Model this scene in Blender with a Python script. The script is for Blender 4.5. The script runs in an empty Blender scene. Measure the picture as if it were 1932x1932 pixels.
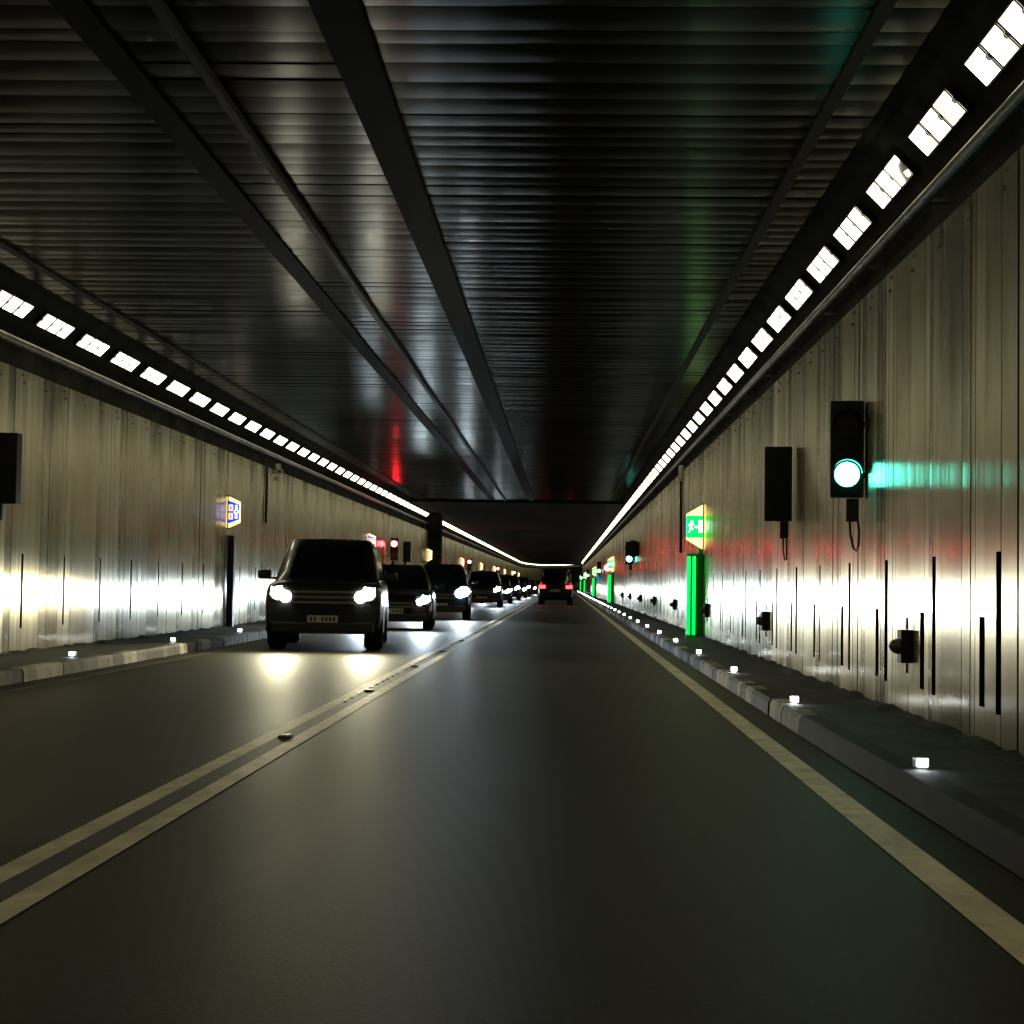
import bpy, bmesh, math, random
from mathutils import Vector, Matrix
random.seed(7)
PI = math.pi
S = 1.656                      # depth scale that goes with the focal length
F = 1932 * S                   # focal length in pixels of a 1932 px wide frame
H = 1.1                        # camera height
XR, XL = 2.64, -6.86           # wall planes
KR, KL = 1.77, -5.63           # kerb faces
XC = (XR + XL) / 2
XD = -1.94                     # centre of the double line
YB = 150 * S                   # the bend starts here
RB, RV = 480 * S * S, 3000 * S * S
KH = 0.14

scene = bpy.context.scene
col = scene.collection


def bend(x, y, z):
    if y > YB:
        s = y - YB
        return (x + s * s / (2 * RB), y, z + s * s / (2 * RV))
    return (x, y, z)


def heading(y):
    return -math.atan((y - YB) / RB) if y > YB else 0.0


# ------------------------------------------------------------------ materials
def mat(name, color, rough=0.5, metal=0.0, aniso=0.0, spec=0.5, emit=None, estr=0.0, coat=0.0):
    m = bpy.data.materials.new(name)
    m.use_nodes = True
    b = m.node_tree.nodes['Principled BSDF']
    b.inputs['Base Color'].default_value = (*color, 1)
    b.inputs['Roughness'].default_value = rough
    b.inputs['Metallic'].default_value = metal
    b.inputs['Anisotropic'].default_value = aniso
    b.inputs['Specular IOR Level'].default_value = spec
    b.inputs['Coat Weight'].default_value = coat
    if emit:
        b.inputs['Emission Color'].default_value = (*emit, 1)
        b.inputs['Emission Strength'].default_value = estr
    return m


class NT:
    def __init__(self, m):
        self.n = m.node_tree.nodes
        self.l = m.node_tree.links
        self.b = self.n['Principled BSDF']

    def add(self, t, **kw):
        x = self.n.new(t)
        for k, v in kw.items():
            setattr(x, k, v)
        return x

    def link(self, a, b):
        self.l.new(a, b)

    def noise(self, scale, detail=4, rough=0.6, coord='Object', vec=(1, 1, 1)):
        tc = self.add('ShaderNodeTexCoord')
        mp = self.add('ShaderNodeMapping')
        mp.inputs['Scale'].default_value = vec
        self.link(tc.outputs[coord], mp.inputs['Vector'])
        nz = self.add('ShaderNodeTexNoise')
        nz.inputs['Scale'].default_value = scale
        nz.inputs['Detail'].default_value = detail
        nz.inputs['Roughness'].default_value = rough
        self.link(mp.outputs[0], nz.inputs['Vector'])
        return nz.outputs['Fac']

    def ramp(self, fac, stops):
        r = self.add('ShaderNodeValToRGB')
        e = r.color_ramp.elements
        while len(e) < len(stops):
            e.new(0.5)
        for i, (p, c) in enumerate(stops):
            e[i].position = p
            e[i].color = (*c, 1) if not isinstance(c, float) else (c, c, c, 1)
        self.link(fac, r.inputs['Fac'])
        return r.outputs['Color']

    def mul(self, a, b):
        m = self.add('ShaderNodeMix', data_type='RGBA', blend_type='MULTIPLY')
        m.inputs['Factor'].default_value = 1
        self.link(a, m.inputs[6])
        self.link(b, m.inputs[7])
        return m.outputs[2]

    def mathn(self, op, a, b):
        m = self.add('ShaderNodeMath', operation=op)
        for i, x in enumerate((a, b)):
            if isinstance(x, (int, float)):
                m.inputs[i].default_value = x
            else:
                self.link(x, m.inputs[i])
        return m.outputs[0]

    def bump(self, h, strength, dist=0.01):
        bp = self.add('ShaderNodeBump')
        bp.inputs['Strength'].default_value = strength
        bp.inputs['Distance'].default_value = dist
        self.link(h, bp.inputs['Height'])
        self.link(bp.outputs[0], self.b.inputs['Normal'])

    def uvtangent(self):
        t = self.add('ShaderNodeTangent', direction_type='UV_MAP', uv_map='UVMap')
        self.link(t.outputs[0], self.b.inputs['Tangent'])


def steel_material():
    m = mat('wall_steel', (0.5, 0.45, 0.36), 0.3, 0.74, 0.88)
    t = NT(m)
    t.uvtangent()
    g = t.add('ShaderNodeNewGeometry')
    isl = g.outputs['Random Per Island']
    streak = t.noise(1.0, 6, 0.65, vec=(6, 6, 0.18))
    grime = t.noise(1.2, 5, 0.6, vec=(1, 1, 1))
    c = t.mul(t.ramp(isl, [(0, (0.48, 0.44, 0.33)), (0.5, (0.63, 0.58, 0.45)), (1, (0.80, 0.75, 0.60))]),
              t.ramp(streak, [(0.25, 0.8), (0.7, 1.0)]))
    c = t.mul(c, t.ramp(grime, [(0.3, (0.8, 0.77, 0.7)), (0.65, (1.0, 1.0, 1.0))]))
    t.link(c, t.b.inputs['Base Color'])
    r = t.mathn('MULTIPLY_ADD', isl, 0.1)
    r.node.inputs[2].default_value = 0.18
    r2 = t.mathn('ADD', r, t.mathn('MULTIPLY', streak, 0.12))
    t.link(r2, t.b.inputs['Roughness'])
    fine = t.noise(1.0, 3, 0.6, vec=(30, 30, 0.35))
    t.bump(fine, 0.2, 0.006)
    return m


def ceiling_material():
    m = mat('ceiling_metal', (0.1, 0.1, 0.09), 0.36, 0.62, 0.95)
    t = NT(m)
    t.uvtangent()
    g = t.add('ShaderNodeNewGeometry')
    isl = g.outputs['Random Per Island']
    soot = t.noise(0.7, 6, 0.65, vec=(0.5, 1.6, 1))
    c = t.mul(t.ramp(isl, [(0, (0.018, 0.017, 0.009)), (1, (0.062, 0.057, 0.028))]),
              t.ramp(soot, [(0.3, 0.3), (0.7, 1.0)]))
    t.link(c, t.b.inputs['Base Color'])
    r = t.mathn('MULTIPLY_ADD', soot, 0.24)
    r.node.inputs[2].default_value = 0.2
    t.link(r, t.b.inputs['Roughness'])
    return m


def asphalt_material():
    m = mat('asphalt', (0.05, 0.05, 0.046), 0.4, 0, spec=0.03)
    t = NT(m)
    big = t.noise(0.35, 5, 0.6, vec=(1.6, 0.12, 1))
    fine = t.noise(60, 4, 0.7)
    c = t.mul(t.ramp(big, [(0.3, (0.038, 0.033, 0.018)), (0.7, (0.074, 0.064, 0.035))]),
              t.ramp(fine, [(0.3, 0.45), (0.7, 1.0)]))
    t.link(c, t.b.inputs['Base Color'])
    r = t.mathn('MULTIPLY_ADD', big, 0.2)
    r.node.inputs[2].default_value = 0.42
    t.link(r, t.b.inputs['Roughness'])
    t.bump(fine, 0.3, 0.004)
    return m


def worn_material(name, lo, hi, rough=0.6, scale=3.0, vec=(1, 1, 1), bump=0.2):
    m = mat(name, lo, rough, spec=.2)
    t = NT(m)
    n = t.noise(scale, 6, 0.65, vec=vec)
    t.link(t.ramp(n, [(0.36, lo), (0.64, hi)]), t.b.inputs['Base Color'])
    t.bump(t.noise(25, 4, 0.6), bump, 0.006)
    return m


M = {}
M['steel'] = steel_material()
M['ceil'] = ceiling_material()
M['asphalt'] = asphalt_material()
M['void'] = mat('void_black', (0.004, 0.004, 0.004), 0.9, spec=0.1)
M['joint'] = mat('joint_rubber', (0.003, 0.003, 0.0035), 0.8, spec=0.15)
M['soot'] = worn_material('sooty_concrete', (0.003, 0.003, 0.0035), (0.009, 0.0085, 0.008), 1.0, 2.0, bump=.05)
M['soot'].node_tree.nodes['Principled BSDF'].inputs['Specular IOR Level'].default_value = .08
M['dirt'] = worn_material('grit', (0.012, 0.011, 0.007), (0.05, 0.047, 0.03), 0.9, 9)
M['walk'] = worn_material('walkway_concrete', (0.014, 0.014, 0.010), (0.05, 0.048, 0.036), 0.75, 2.5)
def kerb_material():
    m = mat('kerb_paint', (0.2, 0.18, 0.14), 0.7, spec=.1)
    t = NT(m)
    isl = t.add('ShaderNodeNewGeometry').outputs['Random Per Island']
    n = t.noise(2.2, 6, 0.65, vec=(1, 1.3, .6))
    c = t.mul(t.ramp(isl, [(0.25, (0.04, 0.035, 0.025)), (0.5, (0.2, 0.18, 0.13)), (0.75, (0.62, 0.57, 0.44))]),
              t.ramp(n, [(0.35, 0.3), (0.6, 1.0)]))
    t.link(c, t.b.inputs['Base Color'])
    return m


M['kerb'] = kerb_material()
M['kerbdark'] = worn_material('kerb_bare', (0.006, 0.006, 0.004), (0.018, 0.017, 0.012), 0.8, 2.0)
M['paint'] = worn_material('road_paint', (0.55, 0.46, 0.29), (0.9, 0.78, 0.53), 0.55, 5.0, (1, 0.5, 1))
M['rib'] = mat('rumble_rib', (0.7, 0.66, 0.55), 0.3)
M['groove'] = worn_material('dirty_groove', (0.008, 0.0075, 0.006), (0.06, 0.053, 0.04), 0.6, 4.0, (1, .5, 1))
M['pipe'] = worn_material('pipe_metal', (0.16, 0.15, 0.12), (0.34, 0.32, 0.27), 0.45, 2.5)
M['black'] = mat('black_plastic', (0.012, 0.012, 0.013), 0.5)
M['signalbox'] = worn_material('signal_housing', (0.01, 0.011, 0.01), (0.02, 0.02, 0.018), 0.45, 4, bump=0.05)
M['grey'] = mat('grey_metal', (0.16, 0.16, 0.15), 0.45, 0.6)
M['haunch'] = worn_material('haunch_concrete', (0.02, 0.021, 0.017), (0.05, 0.05, 0.04), 1.0, 1.5, bump=.05)
M['haunch'].node_tree.nodes['Principled BSDF'].inputs['Specular IOR Level'].default_value = .1
M['railm'] = mat('rail_metal', (0.02, 0.02, 0.017), 0.7, 0.2)
M['boxm'] = worn_material('brown_box_metal', (0.02, 0.018, 0.014), (0.06, 0.052, 0.04), 0.6, 6)
M['pale'] = mat('pale_metal', (0.5, 0.47, 0.38), 0.5)
M['rubber'] = mat('tyre_rubber', (0.012, 0.012, 0.012), 0.8)
M['rim'] = mat('rim_alloy', (0.3, 0.3, 0.3), 0.35, 1.0)
M['glass'] = mat('dark_glass', (0.004, 0.005, 0.007), 0.08, spec=0.6)
M['chrome'] = mat('chrome', (0.5, 0.5, 0.5), 0.2, 1.0)
M['barm'] = mat('grille_bar', (0.2, 0.2, 0.2), 0.5, 0.3)
M['carblack'] = mat('black_car_paint', (0.006, 0.007, 0.008), 0.3, spec=.5, coat=0.6)
M['carblue'] = mat('dark_blue_car_paint', (0.003, 0.005, 0.012), 0.3, spec=.3, coat=0.3)
M['cargrey'] = mat('dark_grey_car_paint', (0.008, 0.008, 0.008), 0.3, spec=.3, coat=0.3)
M['carbrown'] = mat('dark_maroon_car_paint', (0.010, 0.005, 0.005), 0.3, spec=.3, coat=0.3)
M['plate'] = mat('number_plate', (0.55, 0.54, 0.47), 0.5)
M['platetext'] = mat('plate_marks', (0.03, 0.03, 0.03), 0.5)
M['lens'] = mat('clear_lens', (0.2, 0.21, 0.22), 0.1)
M['lamp'] = mat('lamp_panel', (0.8, 0.8, 0.76), 0.4, emit=(1.0, 0.94, 0.62), estr=6.4)
M['kerblamp'] = mat('kerb_lamp_lens', (0.8, 0.8, 0.8), 0.4, emit=(0.86, 0.94, 1.0), estr=40)
M['head'] = mat('headlight_glow', (0.8, 0.8, 0.8), 0.3, emit=(1.0, 0.97, 0.8), estr=60)
M['headblue'] = mat('headlight_glow_cool', (0.8, 0.8, 0.8), 0.3, emit=(0.7, 0.9, 1.0), estr=60)
M['tail'] = mat('tail_light', (0.4, 0.01, 0.01), 0.3, emit=(1.0, 0.03, 0.03), estr=9)
M['taildim'] = mat('tail_light_dim', (0.3, 0.01, 0.01), 0.3, emit=(1.0, 0.03, 0.03), estr=0.8)
M['green'] = mat('green_signal_lens', (0.1, 0.5, 0.4), 0.3, emit=(0.09, 1.0, 0.74), estr=20)
M['red'] = mat('red_signal_lens', (0.5, 0.02, 0.02), 0.3, emit=(1.0, 0.016, 0.022), estr=320)
M['darklens'] = mat('unlit_signal_lens', (0.02, 0.012, 0.012), 0.2)
M['tube'] = mat('green_tube', (0.05, 0.6, 0.1), 0.4, emit=(0.0, 1.0, 0.12), estr=1.3)
M['greenbody'] = mat('green_pillar_cover', (0.01, 0.16, 0.02), 0.3)
M['signcream'] = mat('sign_cream', (0.8, 0.7, 0.4), 0.5, emit=(1.0, 0.80, 0.24), estr=2.2)
M['signgreen'] = mat('sign_green', (0.0, 0.5, 0.1), 0.5, emit=(0.0, 0.85, 0.05), estr=3.0)
M['signwhite'] = mat('sign_white', (0.8, 0.8, 0.8), 0.5, emit=(0.9, 1.0, 0.9), estr=4)
M['signblue'] = mat('sign_blue', (0.01, 0.05, 0.5), 0.5, emit=(0.003, 0.05, 0.72), estr=1.4)
M['signorange'] = mat('sign_orange', (0.9, 0.5, 0.2), 0.5, emit=(1.0, 0.55, 0.18), estr=1.5)
M['signamber'] = mat('sign_amber', (0.8, 0.5, 0.15), 0.5, emit=(1.0, 0.58, 0.2), estr=0.75)
M['signred'] = mat('sign_red_ring', (0.6, 0.02, 0.02), 0.5, emit=(1.0, 0.04, 0.05), estr=1.2)
M['signbluedisc'] = mat('sign_blue_disc', (0.01, 0.2, 0.4), 0.5, emit=(0.0, 0.22, 0.5), estr=0.8)
M['amber'] = mat('amber_marker', (0.6, 0.25, 0.02), 0.4, emit=(1.0, 0.35, 0.03), estr=1.5)
M['led'] = mat('sign_text_dark', (0.02, 0.02, 0.02), 0.6)


# ------------------------------------------------------------------ mesh building
class MB:
    def __init__(self):
        self.v, self.f, self.mi, self.uv = [], [], [], {}

    def quad(self, a, b, c, d, mi=0):
        i = len(self.v)
        self.v += [a, b, c, d]
        self.f.append((i, i + 1, i + 2, i + 3))
        self.mi.append(mi)

    def poly(self, pts, mi=0):
        i = len(self.v)
        self.v += list(pts)
        self.f.append(tuple(range(i, i + len(pts))))
        self.mi.append(mi)

    def box(self, c, s, mi=0, bevel=0.0, rz=0.0):
        x, y, z = s[0] / 2, s[1] / 2, s[2] / 2
        b = min(bevel, x * .9, y * .9, z * .9)
        if b <= 0:
            P = [(sx * x, sy * y, sz * z) for sx in (-1, 1) for sy in (-1, 1) for sz in (-1, 1)]
            Fs = [(0, 1, 3, 2), (4, 6, 7, 5), (0, 4, 5, 1), (2, 3, 7, 6), (0, 2, 6, 4), (1, 5, 7, 3)]
        else:
            bm = bmesh.new()
            bmesh.ops.create_cube(bm, size=1)
            for v in bm.verts:
                v.co = Vector((v.co.x * s[0], v.co.y * s[1], v.co.z * s[2]))
            bmesh.ops.bevel(bm, geom=bm.edges[:], offset=b, segments=2, profile=0.7, affect='EDGES')
            bm.verts.index_update()
            P = [tuple(v.co) for v in bm.verts]
            Fs = [tuple(v.index for v in f.verts) for f in bm.faces]
            bm.free()
        i = len(self.v)
        cr, sr = math.cos(rz), math.sin(rz)
        self.v += [(c[0] + p[0] * cr - p[1] * sr, c[1] + p[0] * sr + p[1] * cr, c[2] + p[2]) for p in P]
        for f in Fs:
            self.f.append(tuple(i + k for k in f))
            self.mi.append(mi)

    def prism(self, pts, frame, depth, mi=0, cap=True):
        """outline pts (a,b) placed by frame(a,b,c), extruded from c=0 to c=depth"""
        n = len(pts)
        i = len(self.v)
        self.v += [frame(a, b, 0) for a, b in pts] + [frame(a, b, depth) for a, b in pts]
        if cap:
            self.f.append(tuple(i + k for k in range(n)))
            self.f.append(tuple(i + n + k for k in reversed(range(n))))
            self.mi += [mi, mi]
        for k in range(n):
            j = (k + 1) % n
            self.f.append((i + k, i + n + k, i + n + j, i + j))
            self.mi.append(mi)

    def tube(self, path, r, seg=8, mi=0, caps=True):
        path = [Vector(p) for p in path]
        rings = []
        for k, p in enumerate(path):
            d = (path[min(k + 1, len(path) - 1)] - path[max(k - 1, 0)]).normalized()
            up = Vector((0, 0, 1)) if abs(d.z) < .9 else Vector((1, 0, 0))
            a = d.cross(up).normalized()
            b = a.cross(d)
            i = len(self.v)
            self.v += [tuple(p + (a * math.cos(t) + b * math.sin(t)) * r)
                       for t in (2 * PI * q / seg for q in range(seg))]
            rings.append(i)
        for q in range(len(rings) - 1):
            for k in range(seg):
                j = (k + 1) % seg
                self.f.append((rings[q] + k, rings[q] + j, rings[q + 1] + j, rings[q + 1] + k))
                self.mi.append(mi)
        if caps:
            self.f.append(tuple(rings[0] + k for k in reversed(range(seg))))
            self.f.append(tuple(rings[-1] + k for k in range(seg)))
            self.mi += [mi, mi]

    def disc(self, c, r, depth=0.01, seg=24, mi=0, sx=1.0, rot=0.0):
        """disc facing -Y"""
        pts = []
        for k in range(seg):
            t = 2 * PI * k / seg
            a, b = sx * r * math.cos(t), r * math.sin(t)
            pts.append((a * math.cos(rot) - b * math.sin(rot), a * math.sin(rot) + b * math.cos(rot)))
        self.prism(pts, lambda a, b, d: (c[0] + a, c[1] + d, c[2] + b), depth, mi)

    def grid(self, rows, mi=0, close=False):
        n = len(rows[0])
        i = len(self.v)
        for r in rows:
            self.v += list(r)
        for q in range(len(rows) - 1):
            for k in range(n if close else n - 1):
                j = (k + 1) % n
                self.f.append((i + q * n + k, i + q * n + j, i + (q + 1) * n + j, i + (q + 1) * n + k))
                self.mi.append(mi)

    def build(self, name, mats, parent=None, smooth=False, uv=False, subsurf=0):
        if not isinstance(mats, (list, tuple)):
            mats = [mats]
        me = bpy.data.meshes.new(name)
        me.from_pydata(self.v, [], self.f)
        for m in mats:
            me.materials.append(m)
        me.polygons.foreach_set('material_index', self.mi)
        me.polygons.foreach_set('use_smooth', [smooth] * len(self.f))
        if uv:
            L = me.uv_layers.new(name='UVMap')
            for lp in me.loops:
                c = me.vertices[lp.vertex_index].co
                L.data[lp.index].uv = (c.y, uv(c))
        if not uv:
            bm = bmesh.new()
            bm.from_mesh(me)
            bmesh.ops.recalc_face_normals(bm, faces=bm.faces[:])
            bm.to_mesh(me)
            bm.free()
        me.update()
        o = bpy.data.objects.new(name, me)
        col.objects.link(o)
        if parent:
            o.parent = parent
        if subsurf:
            s = o.modifiers.new('smooth', 'SUBSURF')
            s.levels = subsurf
            s.render_levels = subsurf
        return o


def tag(o, label=None, cat=None, group=None, kind=None):
    if label:
        o['label'] = label
    if cat:
        o['category'] = cat
    if group:
        o['group'] = group
    if kind:
        o['kind'] = kind
    return o


def empty(name, loc, rz=0.0, label=None, cat=None, group=None):
    o = bpy.data.objects.new(name, None)
    o.empty_display_size = 0.2
    o.location = loc
    o.rotation_euler = (0, 0, rz)
    col.objects.link(o)
    return tag(o, label, cat, group)


def copy_tree(o, parent=None):
    c = o.copy()
    col.objects.link(c)
    c.parent = parent
    for ch in [x for x in o.children]:
        copy_tree(ch, c)
    return c


def text_geo(s, size):
    cu = bpy.data.curves.new('letters', 'FONT')
    cu.body = s
    cu.size = size
    cu.align_x = 'CENTER'
    cu.align_y = 'CENTER'
    cu.offset = size * 0.02
    ob = bpy.data.objects.new('letters', cu)
    col.objects.link(ob)
    dg = bpy.context.evaluated_depsgraph_get()
    me = ob.evaluated_get(dg).to_mesh()
    vs = [tuple(v.co) for v in me.vertices]
    fs = [tuple(p.vertices) for p in me.polygons]
    ob.evaluated_get(dg).to_mesh_clear()
    bpy.data.objects.remove(ob)
    bpy.data.curves.remove(cu)
    return vs, fs


def add_text(mb, s, size, c, mi=0, flip=False):
    """flat letters in the XZ plane, read from -Y"""
    vs, fs = text_geo(s, size)
    i = len(mb.v)
    mb.v += [(c[0] + v[0], c[1], c[2] + v[1]) for v in vs]
    for f in fs:
        mb.f.append(tuple(i + k for k in f))
        mb.mi.append(mi)


def ysteps(y0, y1):
    ys = []
    y = y0
    while y < y1 - 1e-6:
        ys.append(y)
        y += 20 if y < YB - 20 else 6
    ys.append(y1)
    return ys


# ------------------------------------------------------------------ setting
Y0, Y1 = -14.0, 440.0


def sheet(name, prof, y0, y1, m, parent=None, mi=None):
    """extrude a profile [(x,z),...] along the tunnel"""
    mb = MB()
    rows = [[bend(x, y, z) for x, z in prof] for y in ysteps(y0, y1)]
    mb.grid(rows)
    return mb.build(name, m, parent)


road = tag(sheet('road', [(KL - .02, 0), (KR + .02, 0)], Y0, Y1, M['asphalt']), kind='structure')
for dx in (-0.118, 0.118):
    sheet('lane_marking', [(XD + dx - .058, .004), (XD + dx + .058, .004)], Y0, Y1, M['paint'], road)
sheet('edge_marking', [(1.443 - .08, .004), (1.443 + .08, .004)], Y0, Y1, M['paint'], road)
sheet('edge_marking', [(KL + .28, .004), (KL + .40, .004)], Y0, Y1, M['groove'], road)
sheet('centre_groove', [(XD - .062, .003), (XD + .062, .003)], Y0, Y1, M['groove'], road)
mb = MB()
y = 15.5
while y < 120:
    if random.random() < .85:
        mb.box((XD - .045 + random.uniform(-.006, .006), y, .008), (.03, .04, .009))
    y += 0.53
mb.build('rumble_ribs', M['rib'], road)

sheet('ground_base', [(-9, -.05), (6, -.05)], Y0, Y1, M['void'], road)

# walkways and kerbs
for side in (0, 1):
    k, w, sg = ((KR, XR, 1), (KL, XL, -1))[side]
    o = sheet('walkway', [(k + sg * .16, KH), (w + sg * .08, KH)], Y0, Y1, M['walk'])
    tag(o, kind='structure')
    prof = [(k, -.02), (k + sg * .008, KH - .03), (k + sg * .03, KH + .004), (k + sg * .165, KH + .004)]
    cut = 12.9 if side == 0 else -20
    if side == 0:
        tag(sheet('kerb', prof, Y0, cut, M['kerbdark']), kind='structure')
    mb = MB()
    y = max(cut, Y0)
    while y < Y1:
        if y < 120:
            e = y + random.choice((.35, .5, .5, .7, 1.0, 1.0, 1.4))
        else:
            e = y + 6
        e = min(e, Y1)
        g = .012 if y < 120 else 0
        dx = random.uniform(-.006, .006)
        rows = [[bend(x + (dx if q < 3 else 0), yy, z) for q, (x, z) in enumerate(prof)] for yy in (y + g, e)]
        mb.grid(rows)
        mb.poly([bend(x + (dx if q < 3 else 0), y + g, z) for q, (x, z) in enumerate(prof)] + [bend(prof[-1][0], y + g, 0)])
        y = e
    tag(mb.build('kerb', M['kerb']), kind='structure')
    # dirt gathered along the foot of the wall
    mb = MB()
    rows = []
    y = Y0
    while y < 110:
        wd_, hh = random.uniform(.05, .2), random.uniform(.01, .05)
        rows.append([(w - sg * wd_, y, KH + .001), (w - sg * wd_ * .5, y, KH + hh * .7), (w + sg * .02, y, KH + hh)])
        y += random.uniform(.12, .3)
    mb.grid(rows)
    tag(mb.build('dirt', M['dirt'], smooth=True), 'dark grit gathered along the foot of the %s wall' % ('right' if side == 0 else 'left'), 'dirt', kind='stuff')

# ceiling: panels laid across the tunnel
ZC = H + 3.62
YS = 73.0                     # here the bright panels end
mb = MB()
XA, XB = -6.55, 2.33
y = Y0
bays = [XA, -3.15, XD + .47, XB]
while y < YS:
    w = random.choice((.28, .34, .4, .4, .46))
    if y + w > YS:
        w = YS - y
    for q in range(3):
        xa, xb = bays[q] + .01, bays[q + 1] - .01
        tilt = random.gauss(0, .03)
        rows = []
        for k in range(5):
            t = k / 4
            yy = y + .006 + (w - .012) * t
            zz = ZC - .03 * w * 4 * t * (1 - t) + tilt * w * (t - .5) + random.uniform(-.0004, .0004)
            rows.append([(xa, yy, zz), (xb, yy, zz)])
        mb.grid(rows)
    y += w
ceil = tag(mb.build('ceiling', M['ceil'], smooth=True, uv=lambda c: c.x), kind='structure')
sheet('ceiling_void', [(-7.3, ZC + .05), (3.1, ZC + .05)], Y0, YS, M['void'], ceil)


def bar(name, x, w, z0, z1, y0, y1, m, parent):
    mb = MB()
    rows = [[bend(x - w / 2, yy, z1), bend(x - w / 2, yy, z0), bend(x + w / 2, yy, z0), bend(x + w / 2, yy, z1)]
            for yy in ysteps(y0, y1)]
    mb.grid(rows)
    return mb.build(name, m, parent)


bar('ceiling_joint', -1.475, .30, ZC - .06, ZC + .03, Y0, YS, M['joint'], ceil)
bar('ceiling_joint', -3.15, .22, ZC - .04, ZC + .03, Y0, YS, M['joint'], ceil)
bar('ceiling_joint', 1.93, .10, ZC - .035, ZC + .03, Y0, YS, M['joint'], ceil)
bar('ceiling_joint', -6.15, .10, ZC - .035, ZC + .03, Y0, YS, M['joint'], ceil)
fc = sheet('ceiling', [(-6.75, ZC - .13), (2.55, ZC - .13)], YS, Y1, M['soot'])
tag(fc, kind='structure')
mb = MB()
mb.quad((-6.7, YS, ZC - .13), (2.5, YS, ZC - .13), (2.5, YS, ZC + .06), (-6.7, YS, ZC + .06))
mb.build('ceiling_step', M['soot'], fc)

# sooty haunches that carry the lamps
for side in (0, 1):
    pr = [(2.2, ZC + .03), (2.44, ZC + .02), (2.95, 4.23), (2.95, 3.3)]
    if side:
        pr = [(2 * XC - x, z) for x, z in pr]
    tag(sheet('ceiling_haunch', pr, Y0, Y1, M['haunch']), kind='structure')

rail = bar('ceiling_rail', -2.57, .07, ZC - .09, ZC - .03, Y0, YS, M['railm'], None)
tag(rail, 'thin grey rail running along the ceiling left of the wide black joint', 'rail')


# ------------------------------------------------------------------ walls
PITCH = 1.8


def wall_strip(mb, X, n, ya, yb, za, zb, tilt, bow):
    K = 5
    w = yb - ya
    lo, hi = [], []
    for k in range(K):
        t = k / (K - 1)
        d = bow * w * 4 * t * (1 - t) + tilt * w * (t - .5)
        yy = ya + w * t
        lo.append(bend(X + n * d, yy, za))
        hi.append(bend(X + n * d, yy, zb))
    rows = [lo, hi] if n < 0 else [hi, lo]
    mb.grid(rows)


def build_panel(X, n, ya, yb, slots):
    """one bay of ribbed steel sheets with its ventilation slots"""
    mb, bk = MB(), MB()
    z0, z1 = KH + .005, 3.7
    marks = sorted(slots)
    y = ya + .012
    i = 0
    while y < yb - .02:
        if i < len(marks) and marks[i][0] - marks[i][1] / 2 - y < .03:
            yc, w, s0, s1 = marks[i]
            a, b = yc - w / 2, yc + w / 2
            if a > y + .004:
                wall_strip(mb, X, n, y, a, z0, z1, 0, .01)
            wall_strip(mb, X, n, a, b, z0, s0, 0, .004)
            wall_strip(mb, X, n, a, b, s1, z1, 0, .004)
            D = X - n * .055
            for p in ([(X, a, s0), (D, a, s0), (D, a, s1), (X, a, s1)], [(X, b, s0), (X, b, s1), (D, b, s1), (D, b, s0)],
                      [(X, a, s1), (D, a, s1), (D, b, s1), (X, b, s1)], [(X, a, s0), (X, b, s0), (D, b, s0), (D, a, s0)]):
                bk.poly([bend(*q) for q in p])
            y = b
            i += 1
            continue
        w = random.choice((.12, .16, .2, .2, .26, .34))
        lim = marks[i][0] - marks[i][1] / 2 if i < len(marks) else yb - .012
        e = min(y + w, lim)
        if lim - e < .06:
            e = lim
        wall_strip(mb, X, n, y, e - random.choice((.003, .004, .006, .012)), z0, z1,
                   random.gauss(0, .016), random.uniform(.005, .012))
        y = e
    bk.poly([bend(X - n * .06, ya, KH), bend(X - n * .06, yb, KH), bend(X - n * .06, yb, z1), bend(X - n * .06, ya, z1)])
    return mb, bk


walls = []
for side in (0, 1):
    X, n = ((XR, -1), (XL, 1))[side]
    ya0 = (10.42 if side == 0 else 21.27) - .45 - PITCH * (12 if side == 0 else 18)
    yend = 345 if side == 0 else Y1
    root = empty('tunnel_wall', (X, 0, KH), 0,
                 ('ribbed steel wall with pairs of dark slots behind the green lit pillars' if side == 0 else
                  'ribbed steel wall with single dark slots beside the oncoming cars'), 'wall')
    walls.append(root)
    y = ya0
    while y < yend:
        y1 = y + PITCH * 3
        sl = []
        for k in range(3):
            b = y + .45 + PITCH * k
            if side == 0:
                if b < 160:
                    sl.append((b, .11, .35, 1.34))
                    sl.append((b + .4, .14, .37, .935))
            elif b < 160:
                sl.append((b, .075, .45, 1.39))
        mb, bk = build_panel(X, n, y, y1, sl)
        p = mb.build('wall_panel', M['steel'], smooth=True, uv=lambda c: c.z)
        p.parent = root
        p.matrix_parent_inverse = Matrix.Translation((-X, 0, -KH))
        q = bk.build('backing', M['void'])
        q.parent = p
        y = y1
    # bolts along the top edge
    mb = MB()
    y = ya0 + .2
    while y < 95:
        for dz in (.06, .16):
            mb.box((X + n * .012, y + dz * .6, 3.7 - dz), (.025, .028, .028), bevel=.007)
        y += .9
    b = mb.build('bolts', M['pipe'], root)
    b.matrix_parent_inverse = Matrix.Translation((-X, 0, -KH))
    b['kind'] = 'stuff'

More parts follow.
